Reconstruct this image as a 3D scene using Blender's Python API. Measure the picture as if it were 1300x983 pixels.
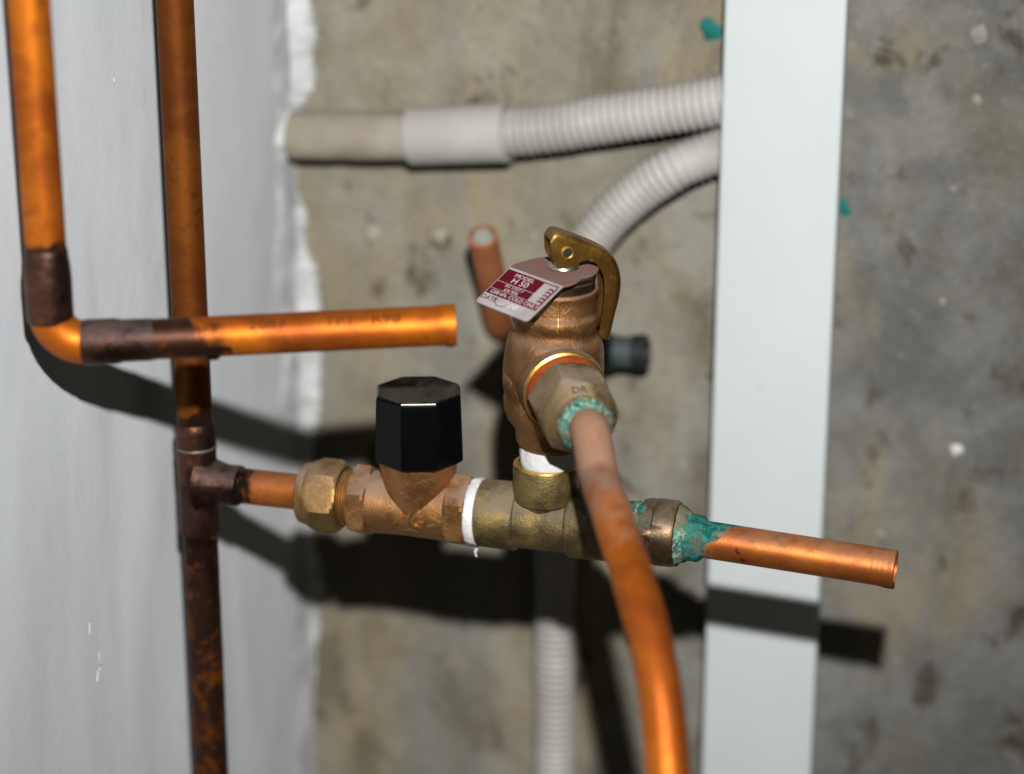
import bpy, bmesh, math, random
from mathutils import Vector as V, Matrix, noise
from math import sin, cos, pi, radians as R

for o in list(bpy.data.objects): bpy.data.objects.remove(o)
random.seed(7)
S = 0.001                                   # everything below is written in millimetres
sc = bpy.context.scene
COL = sc.collection

# ------------------------------------------------------------------ camera
PSI, TH, FPX, D0 = R(16), R(18.5), 2861.0, 960.0
FW = V((-sin(PSI)*cos(TH), cos(PSI)*cos(TH), -sin(TH)))
RT = V((cos(PSI), sin(PSI), 0)); UP = RT.cross(FW)
def ray(x, y): return FW + RT*((x-650)/FPX) - UP*((y-446.5)/FPX)
CAM = -D0*ray(398, 446.5)                   # the room corner is the world origin
def on(x, y, axis, val):
    r = ray(x, y); i = 'XYZ'.index(axis); return CAM + r*((val-CAM[i])/r[i])
def at(x, y, d): return CAM + ray(x, y)*d
cd = bpy.data.cameras.new('camera'); cam = bpy.data.objects.new('camera', cd); COL.objects.link(cam)
cd.sensor_width = 36; cd.lens = FPX/1300*36; cd.shift_y = -45/1300
cd.clip_start = 0.01; cd.clip_end = 50
m = Matrix((RT, UP, -FW)).transposed().to_4x4(); m.translation = CAM*S
cam.matrix_world = m
cd.dof.use_dof = True; cd.dof.focus_distance = 0.757; cd.dof.aperture_fstop = 4.3
sc.camera = cam

# ------------------------------------------------------------------ light: one flash head above the lens, faint room light
w = bpy.data.worlds.new('World'); sc.world = w; w.use_nodes = True
bg = w.node_tree.nodes['Background']; bg.inputs[0].default_value = (1.0, 0.91, 0.74, 1); bg.inputs[1].default_value = 0.048
fl = bpy.data.lights.new('flash', 'SPOT'); flo = bpy.data.objects.new('flash', fl); COL.objects.link(flo)
fl.energy = 38; fl.shadow_soft_size = 0.009; fl.spot_size = R(62); fl.spot_blend = 1.0; fl.color = (1, 0.985, 0.97)
FP = CAM + UP*132 + RT*20
flo.location = FP*S
aim = at(520, 430, 800)
flo.rotation_euler = (aim-FP).to_track_quat('-Z', 'Y').to_euler()
vs = sc.view_settings; vs.view_transform = 'Standard'; vs.look = 'None'; vs.exposure = 0.0; vs.gamma = 1.0
sc.render.engine = 'CYCLES'; sc.cycles.diffuse_bounces = 0; sc.cycles.max_bounces = 4

# ------------------------------------------------------------------ materials
class NT:
    def __init__(s, name):
        s.m = bpy.data.materials.new(name); s.m.use_nodes = True
        s.t = s.m.node_tree; s.n = s.t.nodes; s.b = s.n['Principled BSDF']; s.tc = s.n.new('ShaderNodeTexCoord')
    def link(s, a, b): s.t.links.new(a, b)
    def noise(s, scale, detail=6, rough=.55, stretch=None, dist=0, loc=(0, 0, 0)):
        mp = s.n.new('ShaderNodeMapping'); mp.inputs['Location'].default_value = loc
        if stretch: mp.inputs['Scale'].default_value = stretch
        s.link(s.tc.outputs['Object'], mp.inputs['Vector'])
        x = s.n.new('ShaderNodeTexNoise'); x.inputs['Scale'].default_value = scale
        x.inputs['Detail'].default_value = detail; x.inputs['Roughness'].default_value = rough; x.inputs['Distortion'].default_value = dist
        s.link(mp.outputs[0], x.inputs['Vector']); return x.outputs['Fac']
    def ramp(s, fac, a, b, lo=0., hi=1.):
        r = s.n.new('ShaderNodeMapRange'); r.inputs['From Min'].default_value = a; r.inputs['From Max'].default_value = b
        r.inputs['To Min'].default_value = lo; r.inputs['To Max'].default_value = hi; r.interpolation_type = 'SMOOTHSTEP'
        s.link(fac, r.inputs['Value']); return r.outputs[0]
    def mix(s, fac, a, b):
        x = s.n.new('ShaderNodeMix'); x.data_type = 'RGBA'; s._in(x.inputs['Factor'], fac); s._in(x.inputs[6], a); s._in(x.inputs[7], b); return x.outputs[2]
    def mixf(s, fac, a, b):
        x = s.n.new('ShaderNodeMix'); x.data_type = 'FLOAT'; s._in(x.inputs['Factor'], fac); s._in(x.inputs[2], a); s._in(x.inputs[3], b); return x.outputs[0]
    def _in(s, sock, v):
        if hasattr(v, 'is_linked'): s.link(v, sock)
        elif isinstance(v, tuple): sock.default_value = (*v, 1)
        else: sock.default_value = v
    def math(s, op, a, b=0.):
        x = s.n.new('ShaderNodeMath'); x.operation = op; x.use_clamp = op in ('MULTIPLY_ADD',)
        s._in(x.inputs[0], a); s._in(x.inputs[1], b); return x.outputs[0]
    def attr(s, name):
        x = s.n.new('ShaderNodeAttribute'); x.attribute_name = name; return x.outputs['Fac']
    def up(s):
        g = s.n.new('ShaderNodeNewGeometry'); x = s.n.new('ShaderNodeSeparateXYZ'); s.link(g.outputs['Normal'], x.inputs[0]); return x.outputs[2]
    def pos(s, ax):
        x = s.n.new('ShaderNodeSeparateXYZ'); s.link(s.tc.outputs['Object'], x.inputs[0]); return x.outputs[ax]
    def bump(s, h, dist, strength=1.0, prev=None):
        x = s.n.new('ShaderNodeBump'); x.inputs['Distance'].default_value = dist; x.inputs['Strength'].default_value = strength
        s.link(h, x.inputs['Height'])
        if prev is not None: s.link(prev, x.inputs['Normal'])
        return x.outputs[0]
    def out(s, col, rough, metal=0., nrm=None, spec=None):
        s._in(s.b.inputs['Base Color'], col); s._in(s.b.inputs['Roughness'], rough); s._in(s.b.inputs['Metallic'], metal)
        if nrm is not None: s.link(nrm, s.b.inputs['Normal'])
        if spec is not None: s.b.inputs['Specular IOR Level'].default_value = spec
        return s.m

def metal(name, c1, c2, c3, rough=(.35, .55), big=None, dust=0.0, dustcol=(.27, .215, .175), scale=120, grain=900, gd=.00012, met=1.0, streak=None, dust_lo=.15):
    t = NT(name)
    a = t.noise(scale, 7, .6, streak); b = t.noise(scale*3.3, 7, .7, None, .4, (3, 1, 2)); g = t.noise(grain, 4, .6)
    col = t.mix(t.ramp(a, .38, .66), c1, c2); col = t.mix(t.math('MULTIPLY', t.ramp(b, .52, .72), .75), col, c3)
    ro = t.mixf(b, rough[0], rough[1]); me = met
    if big: col = t.mix(t.math('MULTIPLY', t.ramp(t.noise(21, 6, .66, None, .8, (6, 1, 8)), .40, .62), .9), col, big)
    sp = t.noise(230, 4, .6, None, .3, (2, 6, 1)); col = t.mix(t.math('MULTIPLY', t.ramp(sp, .62, .74), .5), col, (c3[0]*.5, c3[1]*.5, c3[2]*.5)); mo = t.noise(62, 6, .62, None, .6, (4, 7, 2))
    if dust:
        d = t.math('MULTIPLY', t.math('MULTIPLY', t.ramp(t.up(), dust_lo, .95), t.ramp(t.noise(70, 6, .65, None, 0, (9, 2, 4)), .30, .62)), dust)
        col = t.mix(d, col, dustcol); ro = t.mixf(d, ro, .95); me = t.mixf(d, met, 0.)
    # oxide burn, dust film and verdigris written into the mesh where heat or leaks left them
    bn = t.ramp(t.math('SUBTRACT', t.math('MULTIPLY', t.attr('burn'), 1.3), t.math('MULTIPLY', t.ramp(mo, .36, .64), .72)), .0, .42)
    oxide = t.mix(t.ramp(a, .4, .62), (.060, .026, .017), (.014, .008, .007)); oxide = t.mix(t.ramp(b, .53, .68), oxide, (.22, .065, .016))
    col = t.mix(bn, col, oxide); ro = t.mixf(bn, ro, t.mixf(mo, .34, .6)); me = t.mixf(bn, me, .82)
    df = t.ramp(t.math('SUBTRACT', t.math('MULTIPLY', t.attr('dust'), 1.25), t.math('MULTIPLY', t.ramp(b, .3, .7), .7)), -.1, .8)
    col = t.mix(df, col, (.27, .155, .10)); ro = t.mixf(df, ro, .9); me = t.mixf(df, me, .1)
    vd = t.ramp(t.math('SUBTRACT', t.math('MULTIPLY', t.attr('verd'), 1.35), t.math('MULTIPLY', t.ramp(b, .28, .72), .85)), -.02, .5)
    vc = t.mix(t.ramp(t.noise(420, 5, .6), .42, .6), (.005, .085, .075), (.026, .19, .155)); vc = t.mix(t.ramp(a, .5, .7), vc, (.13, .12, .08))
    col = t.mix(vd, col, vc); ro = t.mixf(vd, ro, .9); me = t.mixf(vd, me, 0.)
    n = t.bump(g, gd, .8); n = t.bump(b, gd*2.5, .5, n)
    return t.out(col, ro, me, n, .2)
def plain(name, c1, c2, rough=.6, scale=60, bump=.0002, spec=.5, bscale=300, stretch=None):
    t = NT(name); a = t.noise(scale, 6, .6, stretch); b = t.noise(bscale, 5, .6)
    return t.out(t.mix(t.ramp(a, .35, .65), c1, c2), t.mixf(b, rough*.85, min(1, rough*1.15)), 0., t.bump(b, bump, .6), spec)

M = {}
M['copper'] = metal('copper_bright', (.56, .158, .010), (.43, .100, .008), (.22, .045, .010), (.38, .62), big=(.26, .055, .008), met=.62, scale=38, grain=500, gd=.00004, streak=(.4, .4, .4))
M['copper_brown'] = metal('copper_brown', (.20, .060, .006), (.145, .038, .005), (.06, .016, .005), (.46, .68), met=.6, big=(.115, .028, .005), scale=50, grain=500, gd=.00006, streak=(1, 1, .25))
M['copper_old'] = metal('copper_dusty', (.52, .165, .034), (.38, .110, .024), (.20, .060, .022), (.36, .55), met=.75, dust=.35, scale=70, grain=600, gd=.00006)
M['copper_pale'] = metal('pale_copper', (.52, .20, .085), (.44, .15, .06), (.34, .16, .09), (.5, .7), met=.35, scale=60, grain=500, gd=.0001)
M['burnt'] = metal('burnt_copper', (.105, .050, .036), (.030, .017, .015), (.28, .095, .030), (.30, .52), big=(.025, .015, .013), dust=.4, scale=70, grain=420, gd=.0003, met=.92, dustcol=(.19, .145, .13))
M['burnt_light'] = metal('dull_solder', (.20, .17, .15), (.12, .09, .08), (.3, .26, .24), (.4, .6), scale=120, gd=.0001, met=.6)
M['bronze'] = metal('cast_bronze', (.40, .205, .085), (.27, .125, .042), (.50, .27, .11), (.40, .58), dust=.8, scale=90, grain=1300, gd=.00022, met=.92, dustcol=(.30, .225, .18))
M['bronze_dark'] = metal('dusty_cast_bronze', (.30, .155, .065), (.19, .088, .03), (.40, .215, .09), (.42, .6), dust=.85, scale=70, grain=1000, gd=.00035, met=.9, dustcol=(.235, .18, .145))
M['bronze_clean'] = metal('machined_bronze', (.58, .32, .11), (.46, .24, .075), (.66, .40, .15), (.34, .48), dust=.45, scale=70, grain=800, gd=.00008, met=.95)
M['nut_bronze'] = metal('nut_bronze', (.36, .215, .082), (.25, .14, .05), (.44, .28, .11), (.38, .54), dust=.75, scale=100, grain=900, gd=.00015, met=.92, dustcol=(.26, .205, .16))
M['brass_old'] = metal('aged_brass', (.34, .235, .10), (.21, .145, .068), (.42, .30, .14), (.38, .55), dust=.8, scale=100, grain=900, gd=.00012, met=.9, dustcol=(.27, .22, .175))
M['brass_tee'] = metal('tarnished_brass', (.28, .20, .08), (.11, .082, .043), (.38, .26, .04), (.42, .65), big=(.085, .060, .032), dust=.75, scale=85, grain=900, gd=.0003, met=.8, dustcol=(.22, .185, .14), dust_lo=-.1)
M['lever'] = metal('lever_brass', (.25, .135, .028), (.16, .082, .018), (.36, .20, .045), (.34, .5), dust=.3, scale=80, grain=700, gd=.00008, met=.95)
M['dark_brass'] = metal('dark_brass', (.16, .105, .055), (.10, .066, .042), (.28, .20, .08), (.32, .5), dust=.35, scale=90, grain=900, gd=.0001, met=.92)
M['gold'] = metal('bright_brass', (.75, .50, .12), (.66, .40, .08), (.80, .6, .2), (.28, .4), scale=90, grain=600, gd=.00005)
M['rust'] = metal('red_fibre_washer', (.42, .085, .02), (.30, .05, .018), (.50, .14, .03), (.5, .7), scale=120, grain=700, gd=.0002, met=.25)
M['steel'] = metal('nickel_steel', (.55, .50, .45), (.42, .38, .34), (.65, .6, .55), (.28, .42), dust=.2, scale=100, gd=.00005)
M['tape'] = plain('ptfe_tape', (.80, .80, .79), (.66, .655, .64), .55, 170, .0006, .3, 500, (1, 1, .3))
M['crust'] = NT('verdigris_crust')
t = M['crust']; a = t.noise(260, 6, .6); b = t.noise(700, 5, .6, None, 0, (4, 4, 1))
M['crust'] = t.out(t.mix(t.ramp(t.noise(150, 5, .6, None, 0, (1, 8, 3)), .45, .60), t.mix(t.ramp(b, .48, .62), t.mix(t.ramp(a, .40, .58), (.005, .09, .085), (.045, .22, .17)), (.33, .36, .26)), (.17, .15, .10)), .9, 0., t.bump(b, .0005, 1.), .25)
M['conduit'] = plain('grey_pvc', (.52, .51, .48), (.42, .40, .36), .45, 30, .00008, .4, 120)
M['conduit_dirty'] = plain('mortar_stained_pvc', (.44, .405, .325), (.335, .30, .235), .75, 45, .0004, .3, 200)
M['coupling'] = plain('coupling_pvc', (.54, .53, .495), (.465, .445, .41), .4, 25, .00004, .45, 120)
t = NT('white_powder_coat'); a = t.noise(14, 6, .6); b = t.noise(70, 6, .65, (1, 1, .6), .4); f = t.noise(400, 5, .6); g = t.noise(9, 4, .5, (1, 1, .3), .8, (3, 2, 1))
col = t.mix(t.ramp(a, .35, .65), (.645, .70, .705), (.625, .675, .675)); col = t.mix(t.math('MULTIPLY', t.ramp(b, .64, .76), .3), col, (.40, .40, .37)); col = t.mix(t.math('MULTIPLY', t.ramp(g, .56, .72), .25), col, (.56, .58, .55))
M['strip'] = t.out(col, t.mixf(a, .32, .5), 0., t.bump(a, .0008, .3, t.bump(f, .00004, .5)), .45)
M['white_plaster'] = plain('white_plaster', (.78, .79, .80), (.52, .53, .53), .85, 70, .0012, .2, 90)
M['cream'] = plain('cream_mortar', (.52, .49, .40), (.36, .33, .25), .9, 160, .0008, .2, 250)
M['grey_mortar'] = plain('grey_mortar', (.34, .33, .29), (.24, .23, .195), .9, 160, .0008, .2, 250)
M['chip'] = plain('white_chip', (.78, .79, .79), (.66, .67, .67), .8, 160, .0003, .2, 250)
M['green'] = plain('green_marker_paint', (.004, .13, .11), (.008, .18, .15), .7, 160, .0002, .3)
M['ink'] = plain('dark_print', (.06, .018, .004), (.12, .035, .006), .6, 500, .00002, .2)
M['engraved'] = plain('dark_engraving', (.09, .075, .045), (.06, .05, .035), .8, 300, .0001, .2)
M['label_red'] = plain('label_red', (.125, .003, .011), (.10, .002, .009), .5, 90, .00002, .15)
M['label_white'] = plain('label_grey_white', (.50, .455, .47), (.37, .325, .33), .5, 130, .00003, .25)
M['label_pink'] = plain('label_dusty_pink', (.27, .125, .11), (.22, .16, .135), .8, 140, .0002, .3, 500)
M['label_ink'] = plain('label_print_white', (.62, .54, .55), (.57, .50, .51), .5, 100, .00001, .4)
M['black_pipe'] = plain('black_rubber', (.012, .014, .017), (.02, .022, .025), .5, 100, .0001, .4)
M['bluegrey'] = plain('blue_grey_plastic', (.06, .082, .08), (.035, .05, .055), .5, 80, .0001, .4)
t = NT('black_plastic'); a = t.noise(110, 7, .65, (1, .5, 1), .5); b = t.noise(420, 5, .6)
du = t.math('MULTIPLY', t.ramp(t.up(), .55, .98), t.ramp(a, .36, .60))
M['cap'] = t.out(t.mix(t.math('MULTIPLY', du, .8), (.0022, .0022, .0025), (.075, .06, .042)), t.mixf(du, .2, .7), 0., t.bump(b, .00008, .4), .16)

# plaster of the left wall: trowel streaks run down it, white paint along the edge, broader paling lifts the dim corner side
t = NT('skimmed_plaster')
a = t.noise(6, 6, .55, (1, 1, .7), .6); b = t.noise(14, 6, .6, (1, 1.6, .4), .4); c = t.noise(160, 6, .65); f = t.noise(9, 5, .6, (1, 1.6, .5), .5, (5, 3, 0)); g = t.noise(40, 6, .62, (1, 1, .8), .4, (2, 9, 1)); e_ = t.noise(26, 6, .65, (1, 1.3, .25), .4); fine = t.noise(420, 5, .65)
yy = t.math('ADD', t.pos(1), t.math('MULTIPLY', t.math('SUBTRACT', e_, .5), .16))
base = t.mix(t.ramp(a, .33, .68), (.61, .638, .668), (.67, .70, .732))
col = t.mix(t.ramp(yy, -.25, -.08), base, (.86, .885, .905))  # partly white paint, partly brightening painted in where flash light weakens towards the corner
col = t.mix(t.math('MULTIPLY', t.ramp(b, .52, .74), .35), col, (.66, .67, .67))
col = t.mix(t.math('MULTIPLY', t.ramp(f, .56, .72), .35), col, (.68, .615, .60)); col = t.mix(t.math('MULTIPLY', t.ramp(g, .54, .72), .28), col, (.57, .585, .60))
col = t.mix(t.math('MULTIPLY', t.ramp(fine, .56, .72), .22), col, (.45, .455, .46))
col = t.mix(t.math('MULTIPLY', t.ramp(yy, -.05, -.02), .9), col, (.90, .91, .92))
n = t.bump(c, .0002, .4); n = t.bump(g, .0006, .3, n)
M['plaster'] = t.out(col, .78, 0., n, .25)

# concrete of the back wall
t = NT('raw_concrete')
a = t.noise(8, 7, .6, (1, 1, .7), .8); b = t.noise(34, 8, .62, None, .3, (2, 0, 7)); c = t.noise(110, 6, .65); v = t.noise(26, 4, .5, (1, 1, .05), 0, (8, 0, 0)); q = t.noise(15, 6, .62, (1, 1, .6), .5, (1, 7, 3)); z = t.noise(48, 5, .6, (1, 1, .8), .2, (5, 5, 5)); y = t.noise(22, 6, .6, (1, 1, .5), .6, (11, 2, 3))
grey = t.mix(t.ramp(b, .36, .66), (.195, .196, .18), (.285, .282, .255))
tan = t.mix(t.ramp(b, .38, .64), (.27, .24, .172), (.345, .322, .252))
x = t.math('ADD', t.pos(0), t.math('MULTIPLY', t.math('SUBTRACT', a, .5), .34))
col = t.mix(t.ramp(x, .07, .27), tan, grey)
col = t.mix(t.math('MULTIPLY', t.ramp(v, .48, .66), .5), col, (.20, .207, .20))
col = t.mix(t.math('MULTIPLY', t.ramp(y, .50, .64), .7), col, (.33, .28, .175))
col = t.mix(t.math('MULTIPLY', t.ramp(q, .52, .68), .75), col, (.135, .108, .062))
dark = t.ramp(x, .17, .31); col = t.mix(t.math('MULTIPLY', dark, .68), col, t.mix(t.ramp(b, .4, .6), (.095, .094, .085), (.15, .148, .136)))
col = t.mix(t.math('MULTIPLY', t.ramp(c, .58, .74), .3), col, (.40, .40, .37))
col = t.mix(t.math('MULTIPLY', t.ramp(z, .56, .70), .8), col, (.060, .043, .022))
fn = t.noise(330, 6, .7, None, 0, (3, 3, 3)); col = t.mix(t.math('MULTIPLY', t.ramp(fn, .52, .7), .38), col, (.085, .08, .068)); col = t.mix(t.math('MULTIPLY', t.ramp(fn, .46, .30), .25), col, (.42, .42, .39))
n = t.bump(c, .0012, .7); n = t.bump(b, .004, .5, n); n = t.bump(t.ramp(z, .58, .74, 1, 0), .0015, .6, n)
M['concrete'] = t.out(col, .88, 0., n, .2)

# ------------------------------------------------------------------ mesh helpers
BASE = {}
def thing(name, label, cat, base, group=None):
    o = bpy.data.objects.new(name, None); o.empty_display_size = .005; COL.objects.link(o); o.location = base*S
    o['label'] = label; o['category'] = cat
    if group: o['group'] = group
    BASE[o.name] = V(base); return o
def fr(axis, ref):
    a = V(axis).normalized(); e1 = (V(ref)-a*V(ref).dot(a)).normalized(); return a, e1, a.cross(e1)
def hexr(af, n=6, cap=1e9):
    h = af/2; k = 2*pi/n
    return lambda th: min(h/cos((th % k)-k/2), cap)
class MB:
    def __init__(s): s.v = []; s.f = []; s.at = {}
    def polar(s, o, axis, ref, st, segs=40, cap0=True, cap1=True, nz=0, nsc=.12):
        a, e1, e2 = fr(axis, ref); rings = []
        for tt, r in st:
            ids = []
            for j in range(segs):
                th = 2*pi*j/segs; rr = r(th) if callable(r) else r
                p = V(o)+a*tt+(e1*cos(th)+e2*sin(th))*rr
                if nz: p += (e1*cos(th)+e2*sin(th))*nz*noise.noise(p*nsc)
                ids.append(len(s.v)); s.v.append(p)
            rings.append(ids)
        s._grid(rings, segs, cap0, cap1); return s
    def _grid(s, rings, segs, cap0, cap1):
        for A, B in zip(rings, rings[1:]):
            for j in range(segs):
                k = (j+1) % segs; s.f.append((A[j], A[k], B[k], B[j]))
        if cap0: s.f.append(tuple(reversed(rings[0])))
        if cap1: s.f.append(tuple(rings[-1]))
    def sweep(s, path, rad, segs=28, hollow0=False, hollow1=False, wall=1.0, ref=None, nz=0, nsc=.1):
        P = [V(p) for p in path]; n = len(P); T = []
        for i in range(n): T.append((P[min(i+1, n-1)]-P[max(i-1, 0)]).normalized())
        rf = V(ref) if ref else (V((0, 0, 1)) if abs(T[0].z) < .9 else V((0, 1, 0)))
        _, e1, e2 = fr(T[0], rf); fs = []
        for i in range(n):
            e1 = (e1-T[i]*e1.dot(T[i])).normalized(); fs.append((P[i], e1.copy(), T[i].cross(e1)))
        r = [rad(i) if callable(rad) else rad for i in range(n)]
        st = [(f, r[i]) for i, f in enumerate(fs)]
        if hollow1:
            f = fs[-1]; g = (f[0]+T[-1]*.25, f[1], f[2]); q = (f[0]-T[-1]*14, f[1], f[2]); st += [(g, r[-1]-.3), (g, r[-1]-wall), (q, r[-1]-wall)]
        if hollow0:
            f = fs[0]; g = (f[0]-T[0]*.25, f[1], f[2]); q = (f[0]+T[0]*14, f[1], f[2]); st = [(q, r[0]-wall), (g, r[0]-wall), (g, r[0]-.3)]+st
        rings = []
        for (p, a, b), rr in st:
            ids = []
            for j in range(segs):
                th = 2*pi*j/segs; d = a*cos(th)+b*sin(th); x = p+d*rr
                if nz: x += d*nz*noise.noise(x*nsc)
                ids.append(len(s.v)); s.v.append(x)
            rings.append(ids)
        s._grid(rings, segs, True, True); return s
    def add(s, vs, fs):
        k = len(s.v); s.v += [V(p) for p in vs]; s.f += [tuple(i+k for i in f) for f in fs]; return s
    def slab(s, pts, n, th):
        """polygon pts (3D, counter-clockwise seen from n) given thickness th along -n"""
        n = V(n).normalized(); k = len(pts); vs = [V(p) for p in pts]+[V(p)-n*th for p in pts]
        fs = [tuple(range(k)), tuple(range(2*k-1, k-1, -1))]+[(i, i+k, (i+1) % k+k, (i+1) % k) for i in range(k)]
        return s.add(vs, fs)
    def blob(s, c, r, nrm, flat=.5, seed=0, segs=10):
        """an irregular lump lying on a surface with normal nrm"""
        a, e1, e2 = fr(nrm, (0.3, 0.2, 1)); rings = []
        for i in range(4):
            ph = i/4*pi/2; ids = []
            for j in range(segs):
                th = 2*pi*j/segs; d = e1*cos(th)+e2*sin(th); k = 1+.45*noise.noise(d*1.6+V((seed*3.1, seed, 0)))
                ids.append(len(s.v)); s.v.append(V(c)+d*r*k*cos(ph)+a*r*flat*sin(ph)*k)
            rings.append(ids)
        s._grid(rings, segs, False, True); return s
    def attr(s, name, fn): s.at[name] = [max(0, min(1, fn(p))) for p in s.v]; return s
    def build(s, name, mat, parent=None, ang=32, base=None, sub=0):
        me = bpy.data.meshes.new(name)
        b = BASE[parent.name] if parent is not None else (V(base) if base is not None else V((0, 0, 0)))
        me.from_pydata([tuple((p-b)*S) for p in s.v], [], s.f); me.update()
        for k, vals in s.at.items(): me.attributes.new(k, 'FLOAT', 'POINT').data.foreach_set('value', vals)
        me.shade_smooth(); me.set_sharp_from_angle(angle=R(ang))
        me.materials.append(M[mat] if isinstance(mat, str) else mat)
        o = bpy.data.objects.new(name, me); COL.objects.link(o)
        if parent is not None: o.parent = parent
        else: o.location = b*S
        BASE[o.name] = b; return o
def smooth_path(pts, per=8):
    P = [V(p) for p in pts]; P = [P[0]*2-P[1]]+P+[P[-1]*2-P[-2]]; out = []
    for i in range(1, len(P)-2):
        for k in range(per):
            t = k/per; a, b, c, d = P[i-1:i+3]
            out.append(.5*((2*b)+(c-a)*t+(2*a-5*b+4*c-d)*t*t+(3*b-a-3*c+d)*t**3))
    return out+[P[-2]]
def line(a, b, n): return [V(a).lerp(V(b), i/n) for i in range(n+1)]
def resample(path, step):
    out = [path[0].copy()]; acc = 0
    for a, b in zip(path, path[1:]):
        L = (b-a).length; d = step-acc
        while d <= L: out.append(a.lerp(b, d/L)); d += step
        acc = (acc+L) % step if L else acc
    return out
def text_mesh(body, size, depth, cuts=0, bold=0.0):
    cu = bpy.data.curves.new('lettering', 'FONT'); cu.body = body; cu.size = size; cu.extrude = depth/2; cu.offset = bold
    cu.align_x = 'CENTER'; cu.align_y = 'CENTER'; cu.resolution_u = 3
    o = bpy.data.objects.new('lettering', cu); COL.objects.link(o)
    me = bpy.data.meshes.new_from_object(o.evaluated_get(bpy.context.evaluated_depsgraph_get()))
    bm = bmesh.new(); bm.from_mesh(me); bmesh.ops.remove_doubles(bm, verts=bm.verts, dist=1e-5)
    for i in range(cuts):
        y = size*(-.55+1.1*(i+.5)/cuts)
        bmesh.ops.bisect_plane(bm, geom=bm.verts[:]+bm.edges[:]+bm.faces[:], plane_co=(0, y, 0), plane_no=(0, 1, 0))
    vs = [v.co.copy() for v in bm.verts]; bm.verts.index_update(); fs = [tuple(v.index for v in f.verts) for f in bm.faces]
    bm.free(); bpy.data.objects.remove(o); bpy.data.curves.remove(cu); bpy.data.meshes.remove(me)
    return vs, fs
def flat_text(mb, txt, o, ux, uy, sx=1.0):
    n = V(ux).cross(V(uy)).normalized(); return mb.add([V(o)+V(ux)*v.x*sx+V(uy)*v.y+n*v.z for v in txt[0]], txt[1])
def round_text(mb, txt, o, axis, front, r, sx=1.0):
    """wrap lettering round a cylinder; letters read along axis, centred on direction front"""
    a = V(axis).normalized(); f = (V(front)-a*V(front).dot(a)).normalized(); u = f.cross(a)   # 'up' of the letters
    vs = []
    for v in txt[0]:
        ph = v.y/r; vs.append(V(o)+a*v.x*sx+(f*cos(ph)+u*sin(ph))*(r+v.z))
    return mb.add(vs, txt[1])
ZU = V((0, 0, 1)); TOWARD = V((sin(PSI), -cos(PSI), 0))     # horizontal direction back to the camera

# ------------------------------------------------------------------ setting
def grid_wall(name, fn, us, vs_, mat):
    mb = MB(); rows = []
    for u in us:
        r = []
        for v in vs_: r.append(len(mb.v)); mb.v.append(fn(u, v))
        rows.append(r)
    for A, B in zip(rows, rows[1:]):
        for j in range(len(A)-1): mb.f.append((A[j], B[j], B[j+1], A[j+1]))
    o = mb.build(name, mat, ang=80); o['kind'] = 'structure'; return o
def rng(a, b, st): n = int(round((b-a)/st)); return [a+(b-a)*i/n for i in range(n+1)]
back = grid_wall('back_wall', lambda x, z: V((x, .9*noise.noise(V((x, 3, z))*.02)+.5*noise.noise(V((x, 9, z))*.09), z)), rng(-30, 900, 6), rng(-600, 600, 6), 'concrete')
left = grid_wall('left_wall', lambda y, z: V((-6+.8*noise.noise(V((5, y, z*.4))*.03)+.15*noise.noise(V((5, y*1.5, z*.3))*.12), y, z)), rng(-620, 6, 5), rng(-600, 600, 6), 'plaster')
back['label'] = 'stained raw concrete wall behind the pipework'; left['label'] = 'smooth grey plastered wall carrying the copper pipes'

# ragged white plaster edge where the left wall meets the concrete
edge = [(392, -60), (392, 0), (399, 40), (396, 75), (399, 95), (392, 118), (380, 140), (374, 165), (372, 200), (376, 235), (383, 272), (392, 320), (402, 370), (404, 410), (405, 470), (404, 520), (398, 560), (396, 620), (398, 690), (405, 730), (410, 765), (404, 800), (398, 850), (397, 900), (394, 990), (392, 1060)]
pts = smooth_path([on(x, y, 'Y', -3.0) for x, y in edge], 12)
mb = MB(); k = len(pts)
rows = []
for i, p in enumerate(pts):
    j = -1.0+2.4*noise.noise(V((p.z*.075, 1, 2)))+1.4*noise.noise(V((p.z*.33, 4, 2)))+1.0*noise.noise(V((p.z*1.5, 4, 8)))
    q = V((p.x+j, 0, p.z)); th = 2.4+1.6*noise.noise(V((p.z*.06, 7, 7)))
    ids = []
    for xx, yy in ((q.x+.8, .8), (q.x+.5, -th*.45), (q.x-.6, -th*.9), (max(q.x-2.5, -4.1), -th*1.2), (-4.6, -th*1.3-2), (-5.0, -10-3*noise.noise(V((p.z*.04, 1, 9)))), (-5.5, -19-16*noise.noise(V((p.z*.035, 5, 9)))), (-8.0, -24-18*noise.noise(V((p.z*.035, 5, 9))))):
        ids.append(len(mb.v)); mb.v.append(V((xx, yy+.5*noise.noise(V((xx, 2, p.z))*.3), p.z)))
    rows.append(ids)
for A, B in zip(rows, rows[1:]):
    for j in range(7): mb.f.append((A[j], A[j+1], B[j+1], B[j]))
mb.build('plaster_edge', 'white_plaster', left, 60)
MB().blob(on(366, 176, 'Y', -9), 10, (1, -.35, 0), .5, 5, 20).build('plaster_patch', 'white_plaster', left, 70)
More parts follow.
